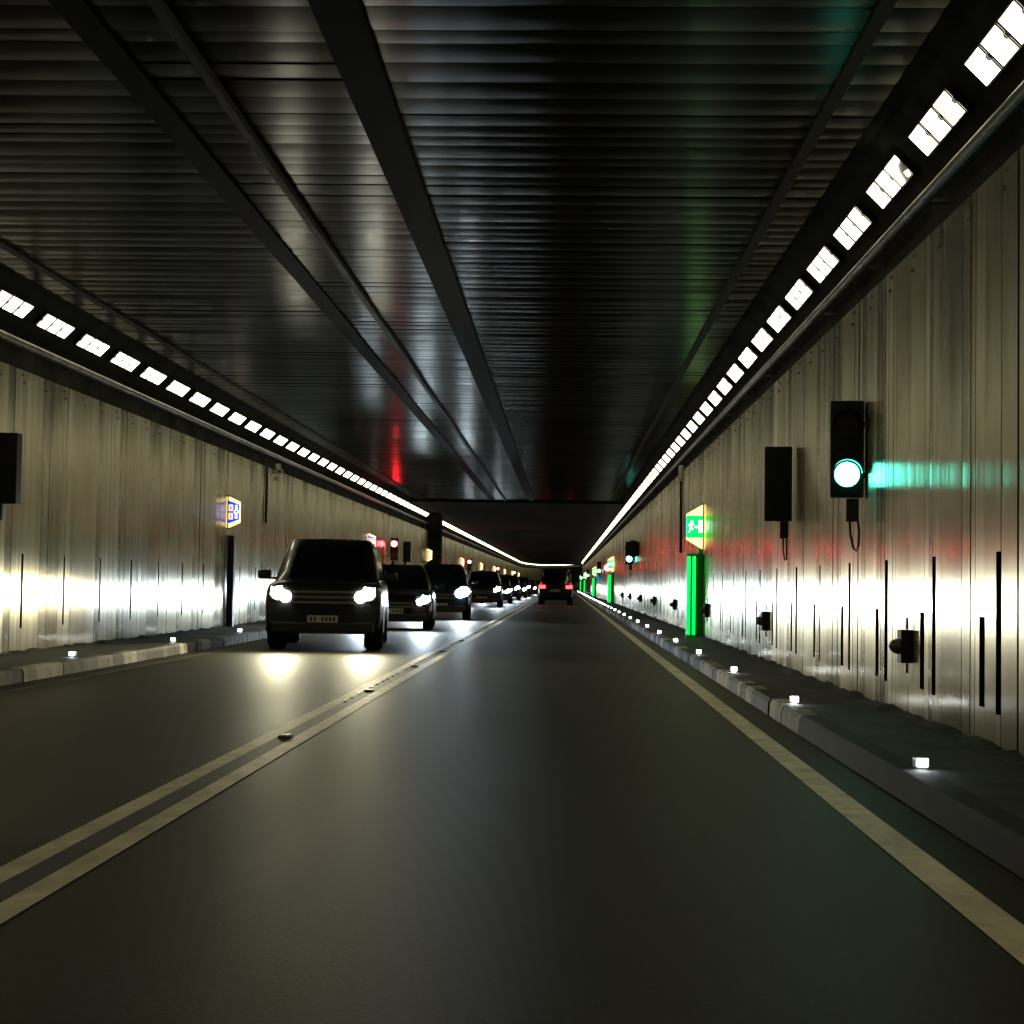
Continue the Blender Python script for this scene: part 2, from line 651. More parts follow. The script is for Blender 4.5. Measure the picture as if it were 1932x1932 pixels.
# pipes above the walls
for side in (0, 1):
    X = XR + .03 if side == 0 else XL - .03
    mb = MB()
    yend = 340 if side == 0 else Y1
    mb.tube([bend(X, yy, 4.04) for yy in ysteps(Y0, yend)], .05, 10)
    o = mb.build('pipe', M['pipe'], smooth=True)
    tag(o, ('grey pipe running above the right wall below its lamps' if side == 0 else
            'grey pipe running above the left wall below its lamps'), 'pipe')
    y = 2.0
    mb = MB()
    mb.box((0, 0, 0), (.28, .05, .03))
    br = None
    while y < 130:
        sx = 1 if side == 0 else -1
        if br is None:
            br = q = mb.build('bracket', M['black'], o)
        else:
            q = br.copy()
            col.objects.link(q)
            q.parent = o
        q.location = (X + sx * .1, y, 4.04)
        y += 2.7


# ------------------------------------------------------------------ lamp strips
LW = .20


def lamp_panel_pts(w, notch=True):
    a, b = -w / 2, w / 2
    p = [(a, -LW / 2)]
    if notch:
        p += [(a, -.035), (a + .035, -.02), (a + .035, .005), (a, .02)]
    p += [(a, LW / 2), (b, LW / 2), (b, -LW / 2)]
    return p


def lamp_mesh_full():
    mb = MB()
    mb.box((0, 0, -.015), (1.24, .23, .03), bevel=.008)
    root = mb.build('tunnel_lamp', M['black'])
    for k in range(3):
        mb = MB()
        mb.prism(lamp_panel_pts(.35), lambda a, b, c, k=k: (a + (k - 1) * .425, b, .002 + c), .012, 1, cap=False)
        mb.poly([(a + (k - 1) * .425, b, .014) for a, b in lamp_panel_pts(.35)])
        mb.build('lamp_panel', [M['lamp'], M['black']], root)
    return root


def lamp_mesh_far():
    mb = MB()
    mb.box((0, 0, -.015), (1.24, .23, .03), 0)
    for k in range(3):
        a, b = (k - 1) * .425 - .17, (k - 1) * .425 + .17
        mb.quad((a, -LW / 2, .012), (b, -LW / 2, .012), (b, LW / 2, .012), (a, LW / 2, .012), 1)
    return mb


def lamp_matrix(side, y):
    c = Vector(bend(XR if side == 0 else XL, y, 4.46))
    q = math.sqrt(.5)
    if side == 0:
        X, Z = Vector((0, 1, 0)), Vector((-q, 0, -q))
    else:
        X, Z = Vector((0, 1, 0)), Vector((q, 0, -q))
    Yv = Z.cross(X)
    m = Matrix((X, Yv, Z)).transposed().to_4x4()
    r = Matrix.Rotation(heading(y), 4, 'Z')
    return Matrix.Translation(c) @ r @ m


full = lamp_mesh_full()
far = lamp_mesh_far().build('tunnel_lamp', [M['black'], M['lamp']])
first_full = first_far = True
LP = 1.80
yr0 = F * 2.64 / 693 + .0 - LP * 8        # phase from the photograph
yl0 = F * 6.86 / 980 - LP * 13
nlamp = 0
stuff_lamps = MB()
for side, y0, cnt, yend in ((0, yr0, 8, 330), (1, yl0, 13, 428)):
    k = 0
    group = 'strip lamps above the right wall' if side == 0 else 'strip lamps above the left wall'
    while True:
        y = y0 + LP * k
        if y > yend:
            break
        last = (side == 0 and y > 255) or (side == 1 and y > 285)
        if last:
            mt = lamp_matrix(side, y)
            src = lamp_mesh_far()
            i = len(stuff_lamps.v)
            stuff_lamps.v += [tuple(mt @ Vector(v)) for v in src.v]
            stuff_lamps.f += [tuple(i + q for q in f) for f in src.f]
            stuff_lamps.mi += src.mi
        else:
            if y < 75:
                o = full if first_full else copy_tree(full)
                first_full = False
            else:
                o = far if first_far else copy_tree(far)
                first_far = False
            o.matrix_world = lamp_matrix(side, y)
            j = k - cnt
            lab = ('white three panel strip lamp in the row above the right wall' if side == 0 else
                   'white three panel strip lamp in the row above the left wall')
            if side == 0 and j == -1:
                lab = 'largest strip lamp, cut by the top right corner of the photo'
            if side == 0 and j == 0:
                lab = 'second largest strip lamp above the right wall, whole in view'
            if side == 0 and j == 1:
                lab = 'strip lamp above the right wall with one broken dark panel'
                ch = [c for c in o.children]
                ch = max(ch, key=lambda c: -sum(v.co.x for v in c.data.vertices) / len(c.data.vertices))
                mb = MB()
                ox = -.425
                mb.prism([(ox - .19, -.1), (ox - .19, -.05), (ox - .10, -.035), (ox - .08, -.06), (ox - .03, -.02), (ox + .03, .01), (ox + .1, .1), (ox + .19, .1), (ox + .19, -.1)],
                         lambda a, b, c: (a, b, .002 + c), .014)
                mb.prism([(ox - .17, .05), (ox - .13, .095), (ox - .08, .09), (ox - .09, .04)], lambda a, b, c: (a, b, .002 + c), .014)
                tmp = mb.build('lamp_panel', M['lamp'])
                ch.data = tmp.data
                bpy.data.objects.remove(tmp)
                ch['label'] = 'broken lamp panel with a dark ragged gap'
            tag(o, lab, 'lamp', group)
            nlamp += 1
        k += 1
o = stuff_lamps.build('tunnel_lamps', [M['black'], M['lamp']])
tag(o, 'far strip lamps melting into one bright line at the bend', 'lamps', kind='stuff')

# ------------------------------------------------------------------ kerb lights and road studs
def kerb_light_mesh(sg):
    mb = MB()
    mb.box((0, 0, .03), (.075, .08, .06), bevel=.012)
    root = mb.build('kerb_light', M['grey'])
    mb = MB()
    mb.box((0, -.042, .036), (.06, .012, .042), bevel=.004)
    mb.build('lens', M['kerblamp'], root)
    return root


kl = kerb_light_mesh(1)
first = True
for side, y0, x in ((0, F * 1.92 / 668 - 5.02, 1.92), (1, F * 5.93 / 940 - 5.2 * 2, -5.93)):
    y = y0
    k = 0
    while y < (250 if side == 0 else 240):
        if y > .5:
            o = kl if first else copy_tree(kl)
            first = False
            o.location = (x, y, KH + .004)
            lab = ('small square white marker light on the right kerb' if side == 0 else
                   'small square white marker light on the left kerb')
            if side == 0 and k == 1:
                lab = 'nearest white marker light on the dark right kerb'
            if side == 0 and k == 2:
                lab = 'second nearest white marker light on the right kerb'
            if side == 1 and k == 2:
                lab = 'nearest white marker light on the left kerb'
            tag(o, lab, 'marker light', 'marker lights on the right kerb' if side == 0 else 'marker lights on the left kerb')
        y += 5.02 if side == 0 else 5.3
        k += 1

mb = MB()
mb.prism([(-.05, 0), (-.035, .018), (.035, .018), (.05, 0)], lambda a, b, c: (a, c - .05, b), .1)
st = mb.build('road_stud', M['grey'])
for sx in (-1, 1):
    mb = MB()
    mb.box((sx * .02, -.052, .011), (.028, .008, .012))
    mb.build('reflector', M['plate'], st)
y = 11.9
first = True
k = 0
while y < 110:
    o = st if first else copy_tree(st)
    first = False
    o.location = (XD, y, .0045)
    lab = 'metal road stud between the two centre lines'
    if k == 0:
        lab = 'nearest bright road stud between the two centre lines'
    tag(o, lab, 'road stud', 'road studs along the double centre line')
    y += 5.1
    k += 1


# ------------------------------------------------------------------ traffic signals
def make_signal(lit, side):
    """two-lens signal box, origin at its mount on the wall; faces -Y; side=+1 wall lies at +X"""
    root = empty('traffic_signal', (0, 0, 0))
    mb = MB()
    mb.box((0, .1, .425), (.29, .2, .85), bevel=.012)
    mb.build('housing', M['signalbox'], root)
    for z, which in ((.63, 'red'), (.2, 'green')):
        mb = MB()
        mb.disc((0, -.006, z), .107, .006, 28)
        mb.build('lens', M[which] if which == lit else M['darklens'], root)
        mb = MB()
        rows = []
        for q in range(2):
            rows.append([(math.cos(t) * .125, -.002 - q * .13, z + math.sin(t) * .125)
                         for t in (PI * (.02 + .96 * k / 14) for k in range(15))])
        mb.grid(rows)
        rows2 = [[(x * 1.06, yy, z + (zz - z) * 1.06) for x, yy, zz in r] for r in rows]
        mb.grid(rows2)
        mb.build('visor', M['black'], root, smooth=True)
    mb = MB()
    mb.box((side * .05, .08, -.11), (.11, .1, .2), bevel=.01)
    mb.build('junction_box', M['black'], root)
    mb = MB()
    pts = [(side * .03, .08, -.2), (side * .035, .07, -.32), (side * .06, .06, -.44), (side * .085, .06, -.47),
           (side * .105, .06, -.42), (side * .11, .07, -.3), (side * .1, .08, -.2)]
    mb.tube(pts, .012, 6)
    mb.build('cable', M['black'], root, smooth=True)
    mb = MB()
    for z in (.2, .65):
        mb.box((side * .17, .12, z), (.14, .06, .05))
    mb.build('bracket', M['grey'], root)
    return root


def make_backbox(side):
    root = empty('traffic_signal', (0, 0, 0))
    mb = MB()
    mb.box((0, .1, .425), (.31, .2, .85), bevel=.012)
    mb.build('housing', M['signalbox'], root)
    mb = MB()
    mb.box((side * .07, .08, -.1), (.1, .1, .19), bevel=.01)
    mb.build('junction_box', M['black'], root)
    mb = MB()
    pts = [(side * .06, .08, -.19), (side * .065, .07, -.34), (side * .08, .06, -.45), (side * .1, .06, -.44), (side * .1, .08, -.19)]
    mb.tube(pts, .011, 6)
    mb.build('cable', M['black'], root, smooth=True)
    return root


def place_first(proto, flags, key):
    if flags.get(key):
        return copy_tree(proto)
    flags[key] = True
    return proto


flags = {}
gs = make_signal('green', 1)
glabels = ['large traffic signal with lit green lens on the right wall',
           'lit green signal just left of the round black sign back',
           'small lit green signal left of the red ringed speed sign',
           'tiny lit green signal right of the third green pillar from the front',
           'tiniest lit green signal near the bend on the right wall']
for k, (yy, xx, rz) in enumerate([(9.0 * S, 2.46, .12), (38.6 * S, 2.42, .08), (72 * S, 2.42, 0), (108 * S, 2.42, 0), (146 * S, 2.44, 0)]):
    o = place_first(gs, flags, 'g')
    o.location = (xx, yy, 1.9)
    o.rotation_euler = (0, 0, -rz)
    tag(o, glabels[k], 'traffic signal', 'green signals on the right wall')
rs = make_signal('red', -1)
rlabels = ['large lit red signal right of the roof of the tall black van',
           'lit red signal above the brightest headlight',
           'small lit red signal third along the left wall',
           'tiny lit red signal farthest along the left wall']
for k, yy in enumerate((39 * S, 70 * S, 100 * S, 133 * S)):
    o = place_first(rs, flags, 'r')
    o.location = (-6.52, yy, 1.93)
    tag(o, rlabels[k], 'traffic signal', 'red signals on the left wall')
bb = make_backbox(1)
bb.location = (2.42, 11.7 * S, 1.86)
bb.rotation_euler = (0, 0, -.1)
tag(bb, 'plain black back of a signal box left of the large green signal', 'traffic signal')
b2 = make_backbox(-1)
b2.location = (-6.72, 12.1 * S, 1.97)
tag(b2, 'plain black signal back cut by the left edge of the photo', 'traffic signal')
b3 = copy_tree(b2)
b3.location = (-6.5, 42 * S, 1.93)
tag(b3, 'plain dark signal back beside the large red signal', 'traffic signal')

# round signs on the right wall
root = empty('road_sign', (2.43, 36.5 * S, 2.41), 0, 'round black back of a road sign right of a green signal', 'road sign')
mb = MB()
mb.disc((0, 0, 0), .3, .03, 36)
mb.build('sign_plate', M['signalbox'], root, smooth=False)
mb = MB()
mb.box((.12, .06, 0), (.22, .06, .06))
mb.build('bracket', M['black'], root)
root = empty('road_sign', (2.38, 57 * S, 2.07), 0, 'round lit speed limit sign with red ring reading 70', 'road sign')
mb = MB()
mb.disc((0, 0, 0), .245, .05, 36)
mb.build('sign_plate', M['signred'], root)
mb = MB()
mb.disc((0, -.006, 0), .175, .006, 36)
mb.build('sign_face', M['signwhite'], root)
mb = MB()
add_text(mb, '70', .22, (0, -.012, 0))
mb.build('lettering', M['led'], root)
mb = MB()
mb.box((.16, .07, 0), (.2, .06, .06))
mb.build('bracket', M['black'], root)
root = empty('road_sign', (2.44, 73.5 * S, 1.62), 0, 'small round blue lit sign below a green signal', 'road sign')
mb = MB()
mb.disc((0, 0, 0), .17, .04, 30)
mb.build('sign_face', M['signbluedisc'], root)
mb = MB()
mb.box((.12, .05, 0), (.16, .05, .05))
mb.build('bracket', M['black'], root)


# ------------------------------------------------------------------ lanterns (exit and SOS signs)
def make_lantern(side, kind):
    """wedge lantern; local x=0 at the wall, free edge at -side*W; faces -Y"""
    root = empty('emergency_sign', (0, 0, 0))
    W, hw, hf = (.32, .43, .24) if kind == 'exit' else (.24, .32, .21)
    s = -side
    D = .14
    out = [(0, -hw), (s * W, -hf), (s * W, hf), (0, hw)]
    mb = MB()
    mb.prism(out, lambda a, b, c: (a, c, b), D)
    mb.build('light_box', M['signcream'], root)
    c1 = hf * .88 if kind == 'exit' else None
    mb = MB()
    if kind == 'exit':
        pts = [(0, -c1), (s * W, -c1), (s * W, c1), (0, c1)]
    else:
        pts = [(0, -hw + .075), (s * W, -hf + .055), (s * W, hf - .055), (0, hw - .075)]
    mb.prism(pts, lambda a, b, c: (a, -.004 + c * .003, b), 1)
    mb.build('sign_face', M['signgreen'] if kind == 'exit' else M['signblue'], root)
    if kind == 'exit':
        mb = MB()
        fr = lambda a, b, c: (s * (W - .03 - a), -.009 + c * .003, b)
        # running figure, arrow and doorway; a grows from the free edge to the wall
        if side > 0:
            fr = lambda a, b, c: (-W + .02 + a, -.009 + c * .003, b)
        mb.prism([(.075 + .025 * math.cos(t), .095 + .025 * math.sin(t)) for t in (2 * PI * q / 10 for q in range(10))], fr, 1)
        for p in ([(.05, .065), (.085, .075), (.075, -.01), (.045, -.005)], [(.045, -.005), (.07, -.01), (.105, -.05), (.09, -.065)],
                  [(.045, 0), (.065, -.005), (.05, -.08), (.02, -.11), (.008, -.1), (.035, -.07)], [(.055, .07), (.06, .05), (.015, .01), (.005, .025)],
                  [(.08, .07), (.085, .05), (.115, .03), (.12, .045)]):
            mb.prism(p, fr, 1)
        mb.prism([(.13, -.018), (.165, -.018), (.165, -.035), (.19, -.008), (.165, .018), (.165, .003), (.13, .003)], fr, 1)
        mb.prism([(.205, -.11), (.275, -.11), (.275, .12), (.205, .12)], fr, 1)
        mb.build('pictogram', M['signwhite'], root)
        mb = MB()
        mb.prism([(0, -hf * .8), (.004, -hf * .8), (.004, hf * .8), (0, hf * .8)], lambda a, b, c: (s * W + s * a, c, b), .12)
        mb.build('side_face', M['signblue'], root)
    else:
        # two tiles with symbols and a column of letters
        for z in (.085, -.085):
            mb = MB()
            mb.prism([(.025, z - .065), (.115, z - .065), (.115, z + .065), (.025, z + .065)],
                     lambda a, b, c: (s * a, -.009 + c * .003, b), 1)
            mb.build('tile', M['signorange'], root)
        mb = MB()
        mb.prism([(.055, .05), (.085, .05), (.085, .1), (.075, .125), (.062, .125), (.055, .1)], lambda a, b, c: (s * a, -.014 + c * .003, b), 1)
        mb.prism([(.05, -.13), (.07, -.13), (.09, -.05), (.07, -.045)], lambda a, b, c: (s * a, -.014 + c * .003, b), 1)
        mb.build('symbol', M['signblue'], root)
        mb = MB()
        for z, ch in ((.095, 'S'), (0, 'O'), (-.095, 'S')):
            add_text(mb, ch, .115, (s * .18, -.012, z))
        mb.build('lettering', M['signwhite'], root)
    mb = MB()
    mb.box((side * -.012, D / 2, 0), (.02, D + .02, hw * 2 + .05))
    mb.build('back_frame', M['black'], root)
    return root


ex = make_lantern(1, 'exit')
exl = ['large green lit exit sign with running figure above the nearest green pillar',
       'yellow and green exit sign above the second green pillar',
       'small exit sign above the third green pillar',
       'tiny exit sign above the fourth green pillar',
       'tiniest exit sign above the farthest green pillar']
EY = [19.4 * S, 54.7 * S, 85 * S, 123 * S, 158 * S]
for k, yy in enumerate(EY):
    o = place_first(ex, flags, 'e')
    o.location = bend(XR - .025, yy, 2.23)
    tag(o, exl[k], 'exit sign', 'lit exit signs on the right wall')
sos = make_lantern(-1, 'sos')
sl = ['blue lit emergency sign with orange tiles on the left wall, nearest',
      'blue emergency sign half hidden by the roof of the black van',
      'yellowish emergency sign in front of the dark pillar',
      'yellowish emergency sign just left of the second red signal',
      'emergency sign between the second and third red signals',
      'emergency sign just left of the third red signal',
      'emergency sign between the third and fourth red signals',
      'emergency sign just left of the farthest red signal',
      'emergency sign farthest along the left wall']
for k, z in enumerate((20.6, 35.5, 51, 67, 82.5, 98, 115, 132, 150)):
    o = place_first(sos, flags, 's')
    o.location = bend(XL + .02, z * S - (.4 if k == 2 else 0), 2.47)
    if k >= 2:
        for ch in o.children:
            if ch.name.startswith('sign_face'):
                ch.data = ch.data.copy()
                ch.data.materials[0] = M['signamber']
    tag(o, sl[k], 'emergency sign', 'lit emergency signs on the left wall')


def make_pillar():
    root = empty('light_pillar', (0, 0, 0))
    mb = MB()
    mb.prism([(-.30, .02), (-.26, 0), (.02, 0), (.02, .2), (-.26, .2), (-.30, .16)], lambda a, b, c: (a, b, c), 1.58)
    mb.build('cover', M['greenbody'], root)
    for x in (-.265, -.165):
        mb = MB()
        mb.tube([(x, -.026, .05), (x, -.026, 1.53)], .03, 12)
        mb.build('light_tube', M['tube'], root, smooth=True)
    mb = MB()
    mb.box((-.04, .1, 1.68), (.08, .1, .2))
    mb.build('mast', M['greenbody'], root)
    return root


pil = make_pillar()
pl = ['nearest green lit pillar standing against the right wall', 'second green lit pillar along the right wall',
      'third green lit pillar along the right wall', 'fourth green lit pillar along the right wall',
      'farthest green lit pillar along the right wall']
for k, yy in enumerate(EY):
    o = place_first(pil, flags, 'p')
    o.location = bend(XR - .03, yy + .05, KH)
    tag(o, pl[k], 'light pillar', 'green pillars on the right wall')
# dark unlit pillars under the left signs
mb = MB()
mb.box((0, .09, .93), (.14, .2, 1.86), bevel=.02)
dp = mb.build('post', M['black'])
dl = ['dark post under the nearest blue emergency sign', 'dark post under the blue sign behind the black van']
for k, z in enumerate((20.6, 35.5)):
    o = place_first(dp, flags, 'd')
    o.location = (XL + .09, z * S + .05, KH)
    tag(o, dl[k], 'post', 'dark posts under the left signs')

# dark pier on the left walkway
root = empty('pier', (-6.4, 51 * S, KH), 0, 'dark pier standing on the left walkway before the far lamps', 'pier')
mb = MB()
mb.box((-.2, .8, 2.2), (.72, 1.6, 4.4), bevel=.03)
mb.build('shaft', M['soot'], root)
mb = MB()
mb.box((-.2, .8, .15), (.78, 1.66, .3), bevel=.03)
mb.build('plinth', M['walk'], root)

# hydrant boxes with a round handle on the right wall
def make_valve():
    root = empty('wall_valve', (0, 0, 0))
    mb = MB()
    mb.box((-.045, 0, 0), (.09, .16, .25), bevel=.012)
    mb.build('valve_box', M['boxm'], root)
    mb = MB()
    ring = []
    for q in range(7):
        t = q / 6
        r = .06 * math.sqrt(max(0.02, 1 - t * t))
        ring.append([(-.09 - .075 * t, r * math.cos(a), r * math.sin(a)) for a in (2 * PI * k / 16 for k in range(16))])
    mb.grid(ring, close=True)
    mb.build('handle', M['grey'], root, smooth=True)
    mb = MB()
    mb.tube([(-.03, 0, .13), (-.03, 0, .22)], .012, 6)
    mb.tube([(-.03, 0, -.13), (-.03, 0, -.2)], .012, 6)
    mb.build('conduit', M['grey'], root)
    return root


va = make_valve()
for k in range(8):
    yy = F * XR * (.001538 + .001066 * k)
    o = place_first(va, flags, 'v')
    o.location = (XR - .006, yy, .67)
    lab = 'dark valve box with round knob low on the right wall'
    if k == 0:
        lab = 'nearest dark valve box with round knob low on the right wall'
    if k == 1:
        lab = 'second nearest dark valve box right of the nearest green pillar'
    if k == 2:
        lab = 'dark valve box touching the nearest green pillar'
    tag(o, lab, 'valve box', 'valve boxes low on the right wall')

# camera and conduits at the top of the left wall
root = empty('surveillance_camera', (XL + .02, 24 * S, 3.66), 0, 'small pale surveillance camera at the top of the left wall', 'camera')
mb = MB()
mb.box((.04, .05, .12), (.1, .2, .14))
mb.box((.02, .05, -.16), (.06, .2, .1))
mb.build('mount', M['pale'], root)
mb = MB()
mb.box((.12, -.05, 0), (.11, .3, .11), bevel=.015)
mb.build('camera_body', M['pale'], root)
mb = MB()
mb.disc((.12, -.215, 0), .04, .015, 16)
mb.build('lens', M['black'], root)
mb = MB()
mb.tube([(XL + .04, 23.2 * S, 3.68), (XL + .04, 23.2 * S, 2.4)], .03, 8)
mb.tube([(XL + .04, 23.2 * S, 3.68), (XL - .02, 23.1 * S, 3.85), (XL - .03, 22.8 * S, 4.0)], .02, 6)
tag(mb.build('conduit', M['black'], smooth=True), 'thin dark conduit at the top of the left wall beside the camera', 'conduit')
root = empty('conduit', (XR - .05, 23 * S, 1.85), 0, 'dark conduit with pale box at its top on the right wall', 'conduit')
mb = MB()
mb.tube([(0, 0, 0), (0, 0, 1.62)], .032, 8)
mb.build('pipe', M['black'], root, smooth=True)
mb = MB()
mb.box((-.01, 0, 1.78), (.1, .12, .36), bevel=.01)
mb.build('junction_box', M['pale'], root)


# ------------------------------------------------------------------ vehicles
def loft_body(P):
    L, W = P['L'], P['W'] / 2
    rows = []
    for (y, zb, zt, k) in P['stations']:
        hw = W * k
        half = [(0, zb), (.8 * hw, zb), (.95 * hw, zb + .05), (hw, zb + .2), (hw, zt - .34), (.985 * hw, zt - .16),
                (.95 * hw, zt - .05), (.82 * hw, zt), (.4 * hw, zt + .012), (0, zt + .015)]
        ring = [(x, y, z) for x, z in half] + [(-x, y, z) for x, z in reversed(half[1:-1])]
        rows.append(ring)
    mb = MB()
    mb.grid(rows, close=True)
    mb.f.append(tuple(range(len(rows[0]))))
    mb.mi.append(0)
    b = len(mb.v) - len(rows[-1])
    mb.f.append(tuple(reversed(range(b, len(mb.v)))))
    mb.mi.append(0)
    return mb


def cabin_level(P, t):
    c = P['cabin']
    e = t ** 1.0
    f = c['f0'] + (c['f1'] - c['f0']) * e
    r = c['r0'] + (c['r1'] - c['r0']) * e
    bulge = .05 * math.sin(PI * t) * c.get('bulge', .6)
    w = c['w0'] + (c['w1'] - c['w0']) * e + bulge
    z = c['z0'] + (c['z1'] - c['z0']) * t
    return f, r, w, z


def cabin_front(P, s, t, off=0.0):
    f, r, w, z = cabin_level(P, t)
    return (s * w * .93, f + .14 * s * s - off, z + off * .5)


def cabin_rear(P, s, t, off=0.0):
    f, r, w, z = cabin_level(P, t)
    return (s * w * .93, r - .07 * s * s + off, z)


def cabin_side(P, sg, q, t, off=0.0):
    f, r, w, z = cabin_level(P, t)
    a, b = f + .3, r - .2
    return (sg * (w + off), a + (b - a) * q, z)


def build_vehicle(P, label, cat, group, loc, rz, lit='front', spot=0.0, cool=False, detail=True):
    root = empty(P['name'], loc, rz, label, cat, group)
    paint = M[P['paint']]
    loft_body(P).build('body', paint, root, smooth=True, subsurf=2 if detail else 1)
    # cabin
    mb = MB()
    rows = []
    for t in (0, .25, .5, .75, .92, 1.0):
        f, r, w, z = cabin_level(P, t)
        sh = 1.0
        if t == 1.0:
            sh = .955
            z += .03
            f += .08
            r -= .08
        ring = []
        for s in (-.93, -.6, 0, .6, .93):
            ring.append((s * w * sh, f + .14 * s * s, z + (.01 * (1 - s * s) if t == 1 else 0)))
        ring += [(w * sh, f + .3, z), (w * sh, (f + r) / 2, z), (w * sh, r - .2, z)]
        for s in (.93, .6, 0, -.6, -.93):
            ring.append((s * w * sh, r - .07 * s * s, z))
        ring += [(-w * sh, r - .2, z), (-w * sh, (f + r) / 2, z), (-w * sh, f + .3, z)]
        rows.append(ring)
    mb.grid(rows, close=True)
    n = len(rows[0])
    b = len(mb.v) - n
    top = list(range(b, b + n))
    # cap: quads between front and rear rows
    fr = top[0:5]
    rr = list(reversed(top[8:13]))
    for k in range(4):
        mb.f.append((fr[k], fr[k + 1], rr[k + 1], rr[k]))
        mb.mi.append(0)
    mb.f.append((top[4], top[5], top[6], top[7], top[8]))
    mb.f.append((top[12], top[13], top[14], top[15], top[0]))
    mb.mi += [0, 0]
    mb.build('cabin', paint, root, smooth=True)
    S5 = [-.9 + 1.8 * k / 8 for k in range(9)]
    T5 = [.07 + .8 * k / 5 for k in range(6)]
    mb = MB()
    mb.grid([[cabin_front(P, s, t, .006) for s in S5] for t in T5])
    mb.build('windscreen', M['glass'], root, smooth=True)
    mb = MB()
    mb.grid([[cabin_rear(P, s * .95, t, .006) for s in S5] for t in T5])
    mb.build('rear_window', M['glass'], root, smooth=True)
    for sg in (-1, 1):
        for qa, qb in ((.02, .36), (.39, .68), (.71, .98)):
            mb = MB()
            mb.grid([[cabin_side(P, sg, qa + (qb - qa) * k / 3, t, .005) for k in range(4)] for t in (.08, .3, .55, .84)])
            mb.build('side_window', M['glass'], root, smooth=True)
    # wheels
    R, TW = P['R'], P.get('TW', .24)
    for yy in P['axles']:
        for sg in (-1, 1):
            xo = sg * (P['W'] / 2 - TW / 2 - .005)
            mb = MB()
            prof = [(-TW / 2, R * .62), (-TW / 2, R * .9), (-TW * .38, R), (TW * .38, R), (TW / 2, R * .9), (TW / 2, R * .62)]
            rows = [[(xo + a, yy + r * math.cos(t), R + r * math.sin(t)) for a, r in prof] for t in (2 * PI * k / 28 for k in range(29))]
            mb.grid(rows)
            wheel = mb.build('wheel', M['rubber'], root, smooth=True)
            mb = MB()
            xr = xo + sg * TW * .4
            for k in range(5):
                t = 2 * PI * k / 5
                dx, dz = math.cos(t), math.sin(t)
                px, pz = -dz, dx
                w1 = .05
                pts = [(dx * .04 + px * w1, dz * .04 + pz * w1), (dx * R * .6 + px * w1 * .7, dz * R * .6 + pz * w1 * .7),
                       (dx * R * .6 - px * w1 * .7, dz * R * .6 - pz * w1 * .7), (dx * .04 - px * w1, dz * .04 - pz * w1)]
                mb.prism(pts, lambda a, b2, c: (xr - sg * c, yy + a, R + b2), .03)
            mb.tube([(xr - sg * .05, yy, R), (xr + sg * .005, yy, R)], R * .16, 12)
            mb.build('rim', M['rim'], wheel)
            # arch lining
            mb = MB()
            xa = sg * (P['W'] / 2 + .004)
            pts = [((R + .07) * math.cos(t), (R + .07) * math.sin(t)) for t in (PI * (-.08 + 1.16 * k / 16) for k in range(17))]
            mb.prism(pts, lambda a, b2, c: (xa - sg * c, yy + a, R + .02 + b2), .02)
            mb.build('wheel_arch', M['black'], root)
    # underside
    mb = MB()
    mb.box((0, P['L'] / 2, P['zb'] + .05), (P['W'] * .72, P['L'] * .9, .12))
    mb.build('underside', M['black'], root)
    # lower bumper, grille, plate
    fz = P['face']
    mb = MB()
    mb.box((0, .02, P['zb'] + .10), (P['W'] * .86, .16, .16), bevel=.03)
    mb.build('front_bumper', M['black'], root)
    mb = MB()
    gz0, gz1, gw = P['grille']
    mb.box((0, fz + .01, (gz0 + gz1) / 2), (gw, .05, gz1 - gz0), bevel=.012)
    g = mb.build('grille', M['black'], root)
    mb = MB()
    nb = P.get('bars', 3)
    for k in range(nb):
        z = gz0 + (gz1 - gz0) * (k + .5) / nb
        mb.box((0, fz - .022, z), (gw * .94, .02, .034), bevel=.006)
    mb.build('grille_bars', M['barm'], g)
    for end in (0, 1):
        mb = MB()
        py = P['platey'] if end == 0 else P['L'] + .012
        pz = P['platez'] if end == 0 else P['rplatez']
        mb.box((0, py, pz), (.48, .012, .115))
        pt = mb.build('number_plate', M['plate'], root)
        mb = MB()
        for k in range(7):
            if k != 2:
                mb.box((-.18 + .06 * k, py + (-.0075 if end == 0 else .0075), pz), (.034, .004, .068))
        mb.build('plate_marks', M['platetext'], pt)
    # mirrors
    c = P['cabin']
    for sg in (-1, 1):
        mb = MB()
        mx, my, mz = sg * (P['W'] / 2 + .1), c['f0'] + .42, c['z0'] + .1
        mb.box((mx, my, mz), (.22, .13, .15), bevel=.045)
        mr = mb.build('mirror', paint, root, smooth=True)
        mb = MB()
        mb.box((mx - sg * .12, my + .02, mz - .06), (.14, .05, .04), bevel=.01)
        mb.build('mirror_arm', M['black'], mr)
    # lights
    hx, hz = P['hl']
